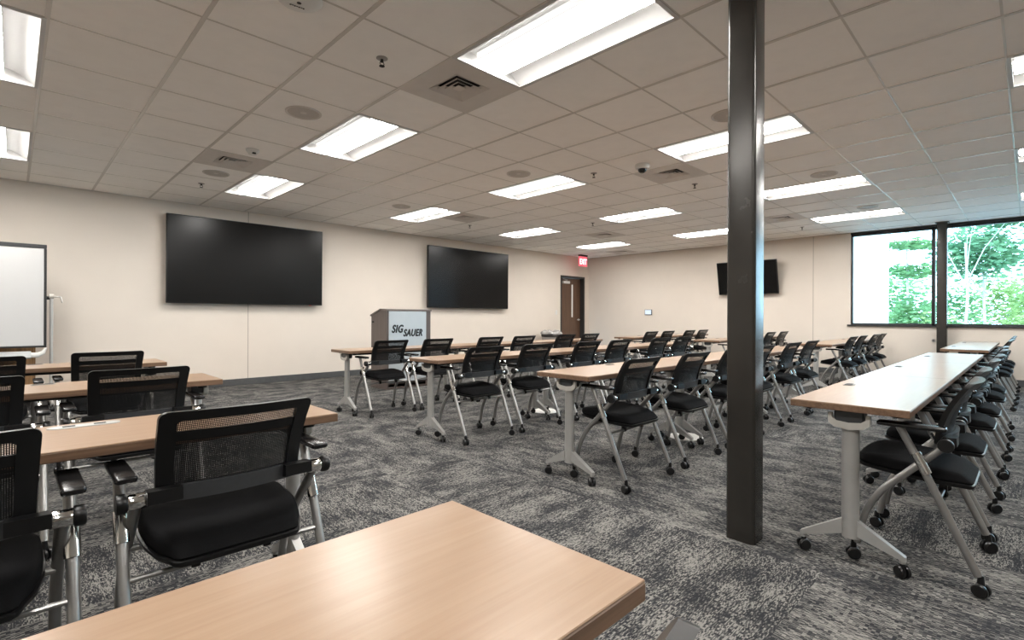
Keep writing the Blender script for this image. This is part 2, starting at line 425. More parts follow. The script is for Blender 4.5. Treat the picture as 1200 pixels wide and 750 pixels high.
def make_vent():
    t = empty('air_vent', label='x', cat='air vent', group='square ceiling air vents')
    h = S/2-.006
    g = G(); q = .155
    g.box(-h, h, -h, -q, -.003, .006).box(-h, h, q, h, -.003, .006).box(-h, -q, -q, q, -.003, .006).box(q, h, -q, q, -.003, .006)
    g.build('panel', M['ventgrey'], t, False)
    G().box(-q-.02, q+.02, -q-.02, q+.02, .055, .06).build('duct', M['dark'], t, False)
    g = G()
    for r, r1 in ((.152, .110), (.112, .072), (.074, .036)):
        o = [(-1, -1), (1, -1), (1, 1), (-1, 1)]
        for a in range(4):
            p, q2 = o[a], o[(a+1) % 4]
            vs = [(p[0]*r, p[1]*r, -.004), (q2[0]*r, q2[1]*r, -.004), (q2[0]*r1, q2[1]*r1, .018), (p[0]*r1, p[1]*r1, .018)]
            vs += [(x, y, z+.003) for x, y, z in vs]
            g.add(vs, [(0, 1, 2, 3), (7, 6, 5, 4), (0, 4, 5, 1), (1, 5, 6, 2), (2, 6, 7, 3), (3, 7, 4, 0)])
    g.box(-.034, .034, -.034, .034, -.002, .002)
    g.build('louver', M['ventgrey'], t, False)
    remember(t); return t
VL = ['square grey ceiling air vent touching the big ceiling light nearest the camera',
      'grey ceiling air vent on the left, between a round speaker and a ceiling light', 'white ceiling air vent beside the security camera dome',
      'ceiling air vent between the two screens, beside a ceiling light', 'small looking ceiling air vent above the far corner, in front of the last light',
      'flat grey ceiling air vent nearest the exit sign', 'ceiling air vent between the column and the window wall']
vt = None
for (i, j), lab in zip(VENTS, VL):
    loc = (GX+(i+.5)*S, GY+(j+.5)*S, CZ)
    if vt is None: vt = make_vent(); vt.location = loc; vt['label'] = lab
    else: dup(vt, loc, 0, lab)

def cell(i, j): return (GX+i*S, GY+j*S, CZ)
spk = None
for (i, j, lab) in ((1.5, 1.5, 'round grey ceiling speaker nearest the camera, left of a ceiling light'), (1.5, 5.5, 'round grey ceiling speaker next to the left air vent near the screen wall'),
                    (5.5, 1.5, 'round ceiling speaker beside the light in the middle of the ceiling'), (5.5, -2.4, 'round ceiling speaker half hidden behind the top of the column'),
                    (9.5, -2.5, 'round ceiling speaker right of the column, beside the second light'), (5.5, 5.5, 'round ceiling speaker between the two big screens near the screen wall'),
                    (13.4, -2.45, 'round ceiling speaker closest to the window wall')):
    if spk is None:
        spk = empty('ceiling_speaker', label='x', cat='speaker', group='round ceiling speakers')
        G().lathe([(.0, -.004), (.10, -.006), (.124, -.004)], n=40).build('grille', M['speaker'], spk)
        G().lathe([(.122, -.0045), (.128, -.010), (.136, -.006), (.137, .0), (.122, .0)], n=40).build('rim', M['ventgrey'], spk)
        remember(spk); spk.location = cell(i, j); spk['label'] = lab
    else: dup(spk, cell(i, j), 0, lab)
sp = None
for (i, j, lab) in ((1.5, -.48, 'dark sprinkler head nearest the camera, beside the concentric air vent'), (1.5, 6.54, 'dark sprinkler head left of the first screen near the screen wall'),
                    (6.46, .49, 'tiny sprinkler head in the middle of the ceiling, left of the security camera'), (8.5, -.48, 'sprinkler head just left of the column, beyond the white vent'),
                    (10.5, 3.5, 'sprinkler head between the two rows of lights towards the exit sign'), (15.3, -.49, 'sprinkler head right of the column above the window'),
                    (8.3, 6.28, 'sprinkler head above the second big screen')):
    if sp is None:
        sp = empty('ceiling_sprinkler', label='x', cat='sprinkler', group='ceiling sprinkler heads')
        G().lathe([(.0, -.008), (.026, -.007), (.036, -.002), (.036, 0), (0, 0)], n=20).build('escutcheon', M['greymetal'], sp)
        g = G().cyl((0, 0, 0), (0, 0, -.025), .009, n=10)
        for s in (-1, 1): g.tube([(s*.009, 0, -.02), (s*.015, 0, -.034), (s*.004, 0, -.05)], .0025, 6)
        g.lathe([(0, -.053), (.017, -.051), (.017, -.048), (0, -.048)], n=16)
        g.build('head', M['dark'], sp)
        remember(sp); sp.location = cell(i, j); sp['label'] = lab
    else: dup(sp, cell(i, j), 0, lab)

# other things on the ceiling
t = empty('security_camera_ceiling', cell(6.62, -.43), label='white dome security camera on the ceiling beside the white air vent', cat='security camera')
G().lathe([(.0, 0), (.075, 0), (.078, -.02), (.068, -.045), (.045, -.05)], n=32).build('body', M['white'], t)
G().lathe([(.046, -.046), (.042, -.07), (.025, -.088), (0, -.092)], n=28).build('lens_dome', M['glassdome'], t)
t = empty('ceiling_detector', cell(1.53, 3.57), label='small white round sensor on the ceiling above the left air vent', cat='sensor')
G().lathe([(0, 0), (.06, 0), (.062, -.012), (.05, -.028)], n=28).build('body', M['white'], t)
G().lathe([(.05, -.026), (.034, -.05), (0, -.056)], n=24).build('cap', M['white'], t)
G().box(-.016, .016, -.052, -.030, -.05, -.036, .003, 1).build('lens', M['dark'], t)
t = empty('ceiling_access_point', cell(.47, -.93), label='white disc shaped wireless access point at the top edge of the picture', cat='access point')
G().lathe([(0, 0), (.10, 0), (.112, -.012), (.113, -.024), (.10, -.036), (.06, -.043), (0, -.045)], n=48).build('body', M['white'], t)
g = G()
for k in range(7): g.box(-.036+k*.0105, -.028+k*.0105, .034, .042 - (.003 if k % 2 else 0), -.0455, -.0435)
mk = g.build('marking', M['dark'], t, False); mk.rotation_euler = (0, 0, math.radians(-8))
G().lathe([(0, -.0465), (.011, -.046), (.011, -.043), (0, -.043)], n=20).build('emblem', M['dark'], t)

# door
d = struct(G().box(DX0, DX0+.05, YW-.012, YW+.16, 0, DZ, .003, 1).box(DX1-.05, DX1, YW-.012, YW+.16, 0, DZ, .003, 1)
           .box(DX0+.05, DX1-.05, YW-.012, YW+.16, DZ-.05, DZ, .003, 1).build('door_1', M['door_frame'], smooth=False))
yl = YW+.115
g = G(); sx0, sx1, sz0, sz1 = 10.80, 10.875, 1.07, 1.95
a0, a1 = DX0+.053, DX1-.053
g.box(a0, sx0, yl, yl+.042, .008, DZ-.054).box(sx1, a1, yl, yl+.042, .008, DZ-.054).box(sx0, sx1, yl, yl+.042, .008, sz0).box(sx0, sx1, yl, yl+.042, sz1, DZ-.054)
g.build('door_leaf', M['door'], d, False)
G().box(sx0, sx1, yl+.015, yl+.025, sz0, sz1).build('glass_lite', M['lite'], d, False)
G().box(a0+.15, a0+.42, yl-.055, yl-.002, 1.965, 2.03, .006, 1).build('door_closer', M['white'], d)
G().tube([(a0+.25, yl-.03, 2.035), (a0+.32, yl-.05, 2.06), (a0+.16, yl-.02, 2.085)], .009, 8).build('closer_arm', M['greymetal'], d)
g = G().lathe([(0, -.012), (.028, -.010), (.028, .0), (0, 0)], (a1-.07, yl, 1.0), 20, 'Y')
g.tube([(a1-.07, yl-.008, 1.0), (a1-.07, yl-.055, 1.0), (a1-.10, yl-.06, 1.0), (a1-.19, yl-.058, .997)], .010, 10)
g.build('door_handle', M['white'], d)

# exit sign
t = empty('exit_sign', (10.66, 8.2, CZ), label='red lit EXIT sign hanging from the ceiling near the door', cat='exit sign')
G().box(-.16, .14, -.045, .045, -.045, -.001, .005, 1).build('canopy', M['bezel'], t)
G().box(-.185, .165, -.012, .012, -.305, -.045, .006, 2).build('panel', M['exit_face'], t)
def text(body, size, mat, parent, loc, rot, shear=0, off=0, ext=.001, sx=1.0, name='lettering', align='LEFT', bold=0, space=1.0):
    cu = bpy.data.curves.new(name, 'FONT'); cu.body = body; cu.size = size; cu.shear = shear; cu.offset = off; cu.extrude = ext; cu.align_x = align; cu.space_character = space
    cu.materials.append(mat)
    tmp = bpy.data.objects.new('tmp', cu); COL.objects.link(tmp)
    me = bpy.data.meshes.new_from_object(tmp.evaluated_get(bpy.context.evaluated_depsgraph_get()))
    bpy.data.objects.remove(tmp); bpy.data.curves.remove(cu)
    if bold:
        vv = [v.co.copy() for v in me.vertices]; ff = [tuple(p.vertices) for p in me.polygons]; nv = len(vv)
        V = []; F = []
        for k, (dx, dyy) in enumerate(((-bold, 0), (bold, 0), (0, bold*.6), (0, -bold*.6), (0, 0))):
            V += [(v.x+dx, v.y+dyy, v.z+k*.00005) for v in vv]; F += [tuple(i+k*nv for i in f) for f in ff]
        me = bpy.data.meshes.new(name); me.from_pydata(V, [], F); me.update()
    me.materials.clear(); me.materials.append(mat)
    o = bpy.data.objects.new(name, me); COL.objects.link(o); o.parent = parent; o.location = loc; o.rotation_euler = rot; o.scale = (sx, 1, 1)
    return o
text('EXIT', .205, M['exit_letter'], t, (-.01, -.0135, -.25), (PI/2, 0, 0), off=.004, sx=.70, align='CENTER')

# wall plates
o = G().box(10.0, 10.075, YW-.008, YW-.0005, 1.135, 1.25, .003, 1).build('light_switch', M['white']); tag(o, 'white light switch plate on the screen wall left of the door', 'light switch')
G().box(10.026, 10.049, YW-.013, YW-.006, 1.17, 1.215, .002, 1).build('rocker', M['white'], o)
t = empty('switch_panel', (XW, 6.715, 1.2), label='small wall touch panel with pale blue screen on the back wall', cat='touch panel')
G().box(-.022, -.0005, -.10, .10, -.068, .068, .006, 2).build('casing', M['bezel'], t)
G().box(-.0235, -.02, -.086, .088, -.054, .056).build('screen', M['panel_screen'], t)
t = empty('outlet_plate', (XW, 1.17, .69), label='small round wall socket on the back wall under the window, left of the dark post', cat='wall socket')
G().lathe([(0, -.02), (.026, -.018), (.03, -.0005), (0, -.0005)], n=20, axis='X').build('cover', M['greymetal'], t)
G().lathe([(0, -.026), (.011, -.024), (.011, -.018), (0, -.018)], n=12, axis='X').build('plug', M['dark'], t)

# ------------------------------------------------------------------ screens
def tv(name, c, w_, h_, axis, tilt, label):
    """axis 'Y': faces -Y; 'X': faces -X. local: x right, y away from viewer"""
    t = empty(name, c, 0 if axis == 'Y' else -PI/2, label, 'television')
    R = Matrix.Rotation(-tilt, 4, 'X')     # top leans to the viewer
    def bx(g, *a, bev=0): return g.box(*a, bev, 2, mat=Matrix.Rotation(tilt, 4, 'X'))
    G_ = bx(G(), -w_/2, w_/2, .0, .05, -h_/2, h_/2, bev=.006); G_.build('casing', M['bezel'], t)
    f = .012
    bx(G(), -w_/2+f, w_/2-f, -.0015, .004, -h_/2+f*1.6, h_/2-f).build('screen', M['screen'], t, False)
    g = G()
    bx(g, -w_*.32, w_*.32, .05, .075, -h_*.2, h_*.2, bev=.005)
    g.build('rear_housing', M['bezel'], t)
    return t
t1 = tv('wall_tv', (2.655, 8.452, 1.88), 2.235, 1.258, 'Y', math.radians(.3), 'larger looking black wall screen on the left, over the wall joint')
t2 = tv('wall_tv', (7.065, 8.452, 1.88), 2.235, 1.258, 'Y', math.radians(.3), 'black wall screen between the lectern and the door')
t3 = tv('wall_tv', (11.22, 4.26, 1.925), 1.24, .715, 'X', math.radians(12), 'smaller tilted black screen on the back wall behind the column')
for t in (t1, t2):
    t.name = 'screen_tv' if t is t1 else 'screen_tv.001'
    G().box(-.45, .45, .07, .1265, -.22, .22, .004, 1).build('wall_mount', M['bezel'], t)
t3.name = 'screen_tv.002'
G().box(-.1, .1, .16, .188, -.14, .14, .004, 1).box(-.03, .03, .06, .17, -.06, .06, .004, 1).build('wall_mount', M['bezel'], t3)
G().box(.89, .92, -.003, .0, -.632, -.627).build('power_light', M['led'], t1)

# ------------------------------------------------------------------ lectern
t = empty('lectern', (4.285, 6.795, 0), label='dark wood lectern with light front panel and black lettering, before the screen wall', cat='lectern')
hw = .385; yf, yb = -.225, .225
prof = [(yf, .03), (yf, 1.155), (yf+.18, 1.165), (yb, 1.075), (yb, .03)]
g = G()
g.prism(prof, -hw, -hw+.03, 'X').prism(prof, hw-.03, hw, 'X')
g.box(-hw+.03, hw-.03, yf+.02, yf+.04, .03, 1.15).box(-hw+.03, hw-.03, yf+.02, yb-.03, .03, .07).box(-hw+.03, hw-.03, yf+.04, yb-.02, .55, .575)
g.box(-hw, hw, yf, yb, 0, .03)
g.build('cabinet', M['lectern'], t, False)
g = G().prism([(yf-.012, 1.156), (yf-.012, 1.178), (yf+.18, 1.188), (yb+.02, 1.095), (yb+.02, 1.073), (yf+.18, 1.166)], -hw-.012, hw+.012, 'X')
g.build('top', M['lectern_top'], t, False)
fp = G().box(-hw+.03, hw-.085, yf-.008, yf+.02, .10, 1.15, .003, 1).build('front_panel', M['plate'], t)
G().box(hw-.085, hw-.03, yf+.002, yf+.02, .03, 1.15).build('stile', M['lectern'], t, False)
text('SIG', .158, M['ink'], fp, (-hw+.075, yf-.0085, .835), (PI/2, 0, 0), shear=.28, off=.002, sx=.76, bold=.0075, space=1.1)
text('SAUER', .145, M['ink'], fp, (-hw+.272, yf-.0085, .778), (PI/2, 0, 0), shear=.28, off=.002, sx=.735, bold=.0075, space=1.1)
G().cyl((-hw, .16, .99), (-hw-.02, .16, .99), .012, n=12).build('latch', M['dark'], t)

# ------------------------------------------------------------------ whiteboard
t = empty('whiteboard', (-.63, 7.9, 0), label='white marker board in a dark frame on a silver stand at the left edge', cat='whiteboard')
bx0, bx1, bz0, bz1 = -.915, .915, .705, 1.875
G().box(bx0+.02, bx1-.02, -.012, .012, bz0+.02, bz1-.03).build('board', M['board'], t, False)
g = G()
g.box(bx0, bx1, -.02, .02, bz1-.045, bz1, .004, 1).box(bx0, bx1, -.02, .02, bz0, bz0+.022, .004, 1)
g.box(bx0, bx0+.024, -.02, .02, bz0+.022, bz1-.045, .004, 1).box(bx1-.024, bx1, -.02, .02, bz0+.022, bz1-.045, .004, 1)
g.build('frame', M['bronze'], t)
# tray with upturned ends
prof = [(-.03, .668), (-.11, .655), (-.125, .60), (-.105, .585), (-.085, .615), (-.03, .625)]
G().prism(prof, bx0+.04, bx1-.13, 'X').build('tray', M['tray'], t)
G().tube([(bx1-.14, -.07, .625), (bx1-.08, -.07, .622), (bx1-.03, -.07, .65), (bx1-.005, -.06, .70)], [.03, .03, .022, .01], 12, .5).build('tray_end', M['white'], t)
for s in (-1, 1):
    p = G().tube([(s*.955, .0, .09), (s*.955, .0, 1.30)], .016, 14).build('post', M['silver'], t)
    G().cyl((s*.915, 0, 1.27), (s*.94, 0, 1.27), .02, n=14).build('pivot', M['bezel'], p)
    g = G().tube([(s*.935, 0, 1.285), (s*.985, 0, 1.285), (s*1.035, 0, 1.285), (s*1.05, 0, 1.215)], .008, 8).lathe([(0, -.02), (.03, -.02), (.03, .02), (0, .02)], (s*.955, 0, 1.29), 16, 'X')
    g.build('clamp_handle', M['handle'], p)
    ft = G().tube([(s*.955, -.28, .075), (s*.955, -.2, .09), (s*.955, .2, .09), (s*.955, .28, .075)], .018, 10).build('foot', M['silver'], t)
    g = G()
    for y in (-.28, .28):
        g.lathe([(0, -.02), (.022, -.02), (.028, -.014), (.028, .014), (.022, .02), (0, .02)], (s*.955, y, .028), 18, 'X'); g.cyl((s*.955, y, .028), (s*.955, y, .075), .008, n=8)
    g.build('caster', M['caster'], ft)
G().tube([(-.955, 0, .25), (.955, 0, .25)], .014, 10).build('stretcher', M['silver'], t)
# cabinet behind the board
t = empty('storage_cabinet', (-.22, 8.34, 0), label='low brown wooden cabinet standing behind the white marker board', cat='cabinet')
G().box(-.42, .42, -.18, .18, .06, .86, .004, 1).build('body', M['brown'], t)
G().box(-.44, .44, -.2, .19, .86, .89, .004, 1).build('top', M['brown'], t)
for s in (-1, 1):
    dr = G().box(min(s*.005, s*.405), max(s*.005, s*.405), -.2, -.18, .08, .84, .003, 1).build('cabinet_door', M['brown'], t)
    G().lathe([(0, -.025), (.012, -.022), (.008, 0), (0, 0)], (s*.04, -.2, .5), 12, 'Y').build('knob', M['greymetal'], dr)
G().box(-.40, .40, -.16, .16, 0, .06).build('plinth', M['dark'], t, False)

# waste bin by the door
t = empty('waste_bin', (9.44, 8.22, 0), label='round metal waste bin with bunched white liner, on the carpet left of the door', cat='waste bin')
G().lathe([(0, 0), (.19, 0), (.20, .02), (.235, .60), (.245, .62), (.235, .625), (.225, .60), (.19, .03), (0, .03)], n=36).build('body', M['greymetal'], t)
G().lathe([(.236, .585), (.252, .60), (.252, .645), (.236, .655), (.228, .64)], n=36).build('rim', M['dark'], t)
g = G(); n = 40; lp = []
for (r, z, am) in ((.250, .652, .008), (.262, .675, .016), (.24, .715, .022), (.18, .735, .03), (.10, .70, .02), (.02, .66, .0)):
    lp.append([((r+am*math.sin(5*a+z*30)+.5*am*math.sin(11*a+2))*math.cos(a), (r+am*math.sin(5*a+z*30)+.5*am*math.sin(11*a+2))*math.sin(a), z+am*.8*math.sin(7*a+1)) for a in [2*PI*k/n for k in range(n)]])
g.loops(lp, False, True).build('liner', M['liner'], t, angle=80)

# ------------------------------------------------------------------ chairs
def caster_geo(x, y, stem_top, r=.027, rot=0.0):
    g = G()
    ca, sa = math.cos(rot), math.sin(rot)
    for s in (-1, 1):
        c = Vector((x, y, r))
        ax = Vector((ca, sa, 0))
        p = [(0, s*.005), (r*.95, s*.005), (r, s*.008), (r, s*.017), (r*.86, s*.022), (r*.5, s*.023), (0, s*.021)]
        # lathe about axis ax
        vs = []; fs = []; n = 18; m = len(p); b = Vector((0, 0, 1)); d = ax.cross(b)
        for k in range(n):
            th = 2*PI*k/n
            for (rr, h) in p: vs.append(c+ax*h+(b*math.cos(th)+d*math.sin(th))*rr)
        for k in range(n):
            for i in range(m-1): fs.append((k*m+i, ((k+1) % n)*m+i, ((k+1) % n)*m+i+1, k*m+i+1))
        g.add(vs, fs)
    g.tube([(x, y, r*.9), (x, y, r*1.75), (x, y, stem_top)], [.012, .013, .0095], 10)
    return g

def back_point(u, v, off=0.0):
    """curved back: u -1..1 across, v 0..1 up; off towards the rear"""
    z = .548+v*.264
    y0 = .112-.085*v+.018*math.sin(v*PI)-.012*v*v*v
    hw = .198+.010*v
    y = y0+.034*u*u*(1-.25*v)
    return Vector((u*hw, y-off-.215, z))
def rr_loop(u0, u1, v0, v1, ru, rv, n=6, side=6):
    pts = []
    C = [(u1-ru, v1-rv, 0), (u0+ru, v1-rv, PI/2), (u0+ru, v0+rv, PI), (u1-ru, v0+rv, 1.5*PI)]
    corners = [[(cu+ru*math.cos(a0+PI/2*k/n), cv+rv*math.sin(a0+PI/2*k/n)) for k in range(n+1)] for cu, cv, a0 in C]
    for i in range(4):
        pts += corners[i]
        a, b = corners[i][-1], corners[(i+1) % 4][0]
        pts += [(a[0]+(b[0]-a[0])*k/side, a[1]+(b[1]-a[1])*k/side) for k in range(1, side)]
    return pts
def ring(g, outer, inner, th):
    """frame between two loops on the back surface"""
    A = [back_point(u, v, th/2) for u, v in outer]; B = [back_point(u, v, th/2) for u, v in inner]
    Cc = [back_point(u, v, -th/2) for u, v in inner]; D = [back_point(u, v, -th/2) for u, v in outer]
    n = len(A); vs = A+B+Cc+D; fs = []
    for q in range(4):
        for k in range(n): fs.append((q*n+k, q*n+(k+1) % n, ((q+1) % 4)*n+(k+1) % n, ((q+1) % 4)*n+k))
    g.add(vs, fs)
def strip(g, u0, u1, v0, v1, th, nu=14, nv=3, off=0):
    lp = []
    for j in range(nv+1):
        v = v0+(v1-v0)*j/nv
        row = [back_point(u0+(u1-u0)*i/nu, v, th/2+off) for i in range(nu+1)]+[back_point(u1-(u1-u0)*i/nu, v, -th/2+off) for i in range(nu+1)]
        lp.append(row)
    g.loops(lp)
def sheet(g, u0, u1, v0, v1, nu=16, nv=8):
    vs = [back_point(u0+(u1-u0)*i/nu, v0+(v1-v0)*j/nv) for j in range(nv+1) for i in range(nu+1)]
    g.add(vs, [(j*(nu+1)+i, j*(nu+1)+i+1, (j+1)*(nu+1)+i+1, (j+1)*(nu+1)+i) for j in range(nv) for i in range(nu)])
def smooth_path(pts, n=6):
    pts = [Vector(p) for p in pts]; out = []
    for i in range(len(pts)-1):
        p0, p1, p2, p3 = pts[max(i-1, 0)], pts[i], pts[i+1], pts[min(i+2, len(pts)-1)]
        for k in range(n):
            t = k/n
            out.append(.5*((2*p1)+(p2-p0)*t+(2*p0-5*p1+4*p2-p3)*t*t+(3*p1-p0-3*p2+p3)*t**3))
    out.append(pts[-1]); return out

def make_chair():
    t = empty('nesting_chair', label='x', cat='chair', group='black mesh nesting chairs on casters')
    dy = -.215
    # seat cushion
    half = [(0, .030), (.12, .030), (.156, .034), (.168, .044), (.176, .066), (.197, .11), (.213, .185), (.217, .26), (.214, .34), (.200, .395), (.165, .425), (.10, .435), (0, .438)]
    full = [(x, y) for x, y in half]+[(-x, y) for x, y in reversed(half[1:-1])]
    def lp(sc, z, zf=0, rear=0):
        o = []
        for x, y in full:
            k = max(0, min(1, (.16-y)/.13))
            o.append((x*sc, (y-.21)*sc+.21+dy+rear*k, z-zf*max(0, (y-.34)/.1)**2*.022-zf*k*.004+((y-.21)*sc-.02)*.085))
        return o
    G().loops([lp(.93, .410), lp(.985, .413), lp(1.0, .422), lp(1.0, .430, 1, .006), lp(.995, .445, 1, .022), lp(.975, .455, 1, .032), lp(.92, .460, 1, .04), lp(.75, .462, 1, .03), lp(.4, .460, .6)]).build('seat', M['fabric'], t, angle=60)
    G().loops([lp(.90, .394), lp(1.0, .397), lp(1.02, .404), lp(1.02, .412), lp(.97, .416)]).build('seat_pan', M['black'], t, angle=50)
    # back
    g = G(); ring(g, rr_loop(-1, 1, .0, 1, .11, .085), rr_loop(-.79, .79, .15, .885, .05, .03), .020)
    bf = g.build('back_frame', M['black'], t, angle=50)
    g = G(); sheet(g, -.81, .81, .74, .90); g.build('upper_mesh', M['mesh_open'], bf)
    g = G(); sheet(g, -.81, .81, .13, .69); g.build('lower_mesh', M['mesh_tight'], bf)
    g = G(); strip(g, -.82, .82, .655, .765, .012); g.build('lumbar_band', M['black'], bf, angle=50)
    g = G(); strip(g, -.90, .90, -.02, .155, .014, off=.013); g.build('lower_rail', M['rail'], bf, angle=50)
    for s in (-1, 1):
        # rear leg (carries the arm), straight
        rl = G().tube([(s*.270, .012+dy, .078), (s*.270, .165+dy, .425), (s*.268, .258+dy, .620)], .0145, 14).build('rear_leg', M['tube'], t)
        caster_geo(s*.270, .004+dy, .085, rot=.5*s+.2).build('caster', M['caster'], rl)
        G().cyl((s*.270, .168+dy, .440), (s*.2695, .205+dy, .520), .0185, n=16).build('collar', M['chrome'], rl)
        # front leg, bent
        pts = [(s*.246, .412+dy, .078), (s*.246, .398+dy, .15), (s*.246, .372+dy, .24), (s*.246, .318+dy, .335), (s*.246, .236+dy, .425), (s*.246, .113+dy, .558)]
        fl = G().tube(smooth_path(pts, 5), .0145, 14).build('front_leg', M['tube'], t)
        caster_geo(s*.246, .425+dy, .085, rot=-.4*s+.1).build('caster', M['caster'], fl)
        # hinge knob
        kn = G().lathe([(0, -.022), (.020, -.022), (.0215, -.018), (.0215, .022), (.019, .026), (0, .026)], (s*.244, .108+dy, .566), 22, 'X').build('hinge_hub', M['chrome'], t)
        a, b = (s*.268, s*.292) if s > 0 else (s*.292, s*.268)
        G().lathe([(0, a), (.025, a), (.027, a+.005), (.027, b-.005), (.024, b), (0, b)], (0, .108+dy, .566), 22, 'X').build('end_cap', M['black'], kn)
        # bracket from hub to the back
        G().prism([(.116+dy, .548), (.128+dy, .556), (.131+dy, .578), (.120+dy, .590), (.080+dy, .591), (.078+dy, .556)], min(s*.142, s*.226), max(s*.142, s*.226), 'X').build('back_bracket', M['black'], t, False)
        # arm
        ap = G().box(s*.268-.026, s*.268+.026, .105+dy, .335+dy, .618, .638, .008, 3)
        ap.build('arm_pad', M['pad'], t, angle=60)
    G().tube([(-.262, .130+dy, .345), (.262, .130+dy, .345)], .008, 10).build('crossbar', M['tube'], t)
    G().tube([(-.242, .262+dy, .385), (.242, .262+dy, .385)], .010, 10).build('crossbar', M['tube'], t)
    for s in (-1, 1):
        g = G().box(s*.10-.012, s*.10+.012, .115+dy, .30+dy, .372, .392, .003, 1)
        g.box(s*.10-.012, s*.10+.012, .118+dy, .145+dy, .333, .38, .003, 1)
        g.build('seat_bracket', M['black'], t, False)
    remember(t); return t

ORD = ['first', 'second', 'third', 'fourth', 'fifth', 'sixth']
ROWN = ['row nearest the screen wall', 'second row from the screen wall', 'third row from the screen wall', 'row nearest the right windows']
chair = make_chair(); used = [False]
def place_chair(x, yrear, label, rz=0.0, group=None):
    loc = (x, yrear+.215*math.cos(rz), 0) if rz == 0 else (x, yrear, 0)
    if not used[0]:
        used[0] = True; chair.location = loc; chair.rotation_euler = (0, 0, rz); chair['label'] = label
        if group: chair['group'] = group
        return chair
    return dup(chair, loc, rz, label, group)
rows = [  # rear caster y, near block x, far block x
    (4.865, (2.98, 3.62, 4.46, 5.08, 5.985, 6.60), (8.48, 9.12, 9.99, 10.60)),
    (3.285, (2.97, 3.64, 4.455, 5.07, 5.98, 6.60), (8.60, 9.22, 9.99, 10.68)),
    (1.715, (2.94, 3.68, 4.45, 5.14, 5.975, 6.66), (8.58, 9.22, 10.12, 10.735)),
    (.122, (2.935, 3.61, 4.45, 5.08, 5.975, 6.62), (8.55, 9.19, 10.12, 10.735))]
for r, (yr, near, far) in enumerate(rows):
    for k, x in enumerate(near):
        place_chair(x, yr+random.uniform(-.008, .008), 'black mesh back chair, %s from the aisle, in the %s' % (ORD[k], ROWN[r]), random.uniform(-.03, .03)*0, 'black mesh chairs at the long table rows')
    for k, x in enumerate(far):
        place_chair(x, yr+random.uniform(-.008, .008), 'black mesh chair, %s of four at the back wall, %s' % (ORD[k], ROWN[r]), 0, 'black mesh chairs at the far tables')
for (x, yr, lab) in ((.49, 1.60, 'large black mesh back chair in the left foreground, behind the near oak tabletop'),
                     (-.155, 1.585, 'black mesh back chair cut by the left edge, nearest the camera'),
                     (.463, 3.055, 'black mesh back chair in the middle of the left block, second from the camera'),
                     (-.165, 3.02, 'black mesh back chair cut by the left edge at the middle left table'),
                     (.50, 4.60, 'black mesh back chair at the left table nearest the screen wall'),
                     (-.14, 4.48, 'black mesh back chair cut by the left edge, in front of the white marker board')):
    place_chair(x, yr, lab, 0, 'black mesh chairs at the left tables')
place_chair(.226, .168, 'chair at the bottom edge of the picture with only a corner of its back showing', 0, 'black mesh chairs at the left tables')

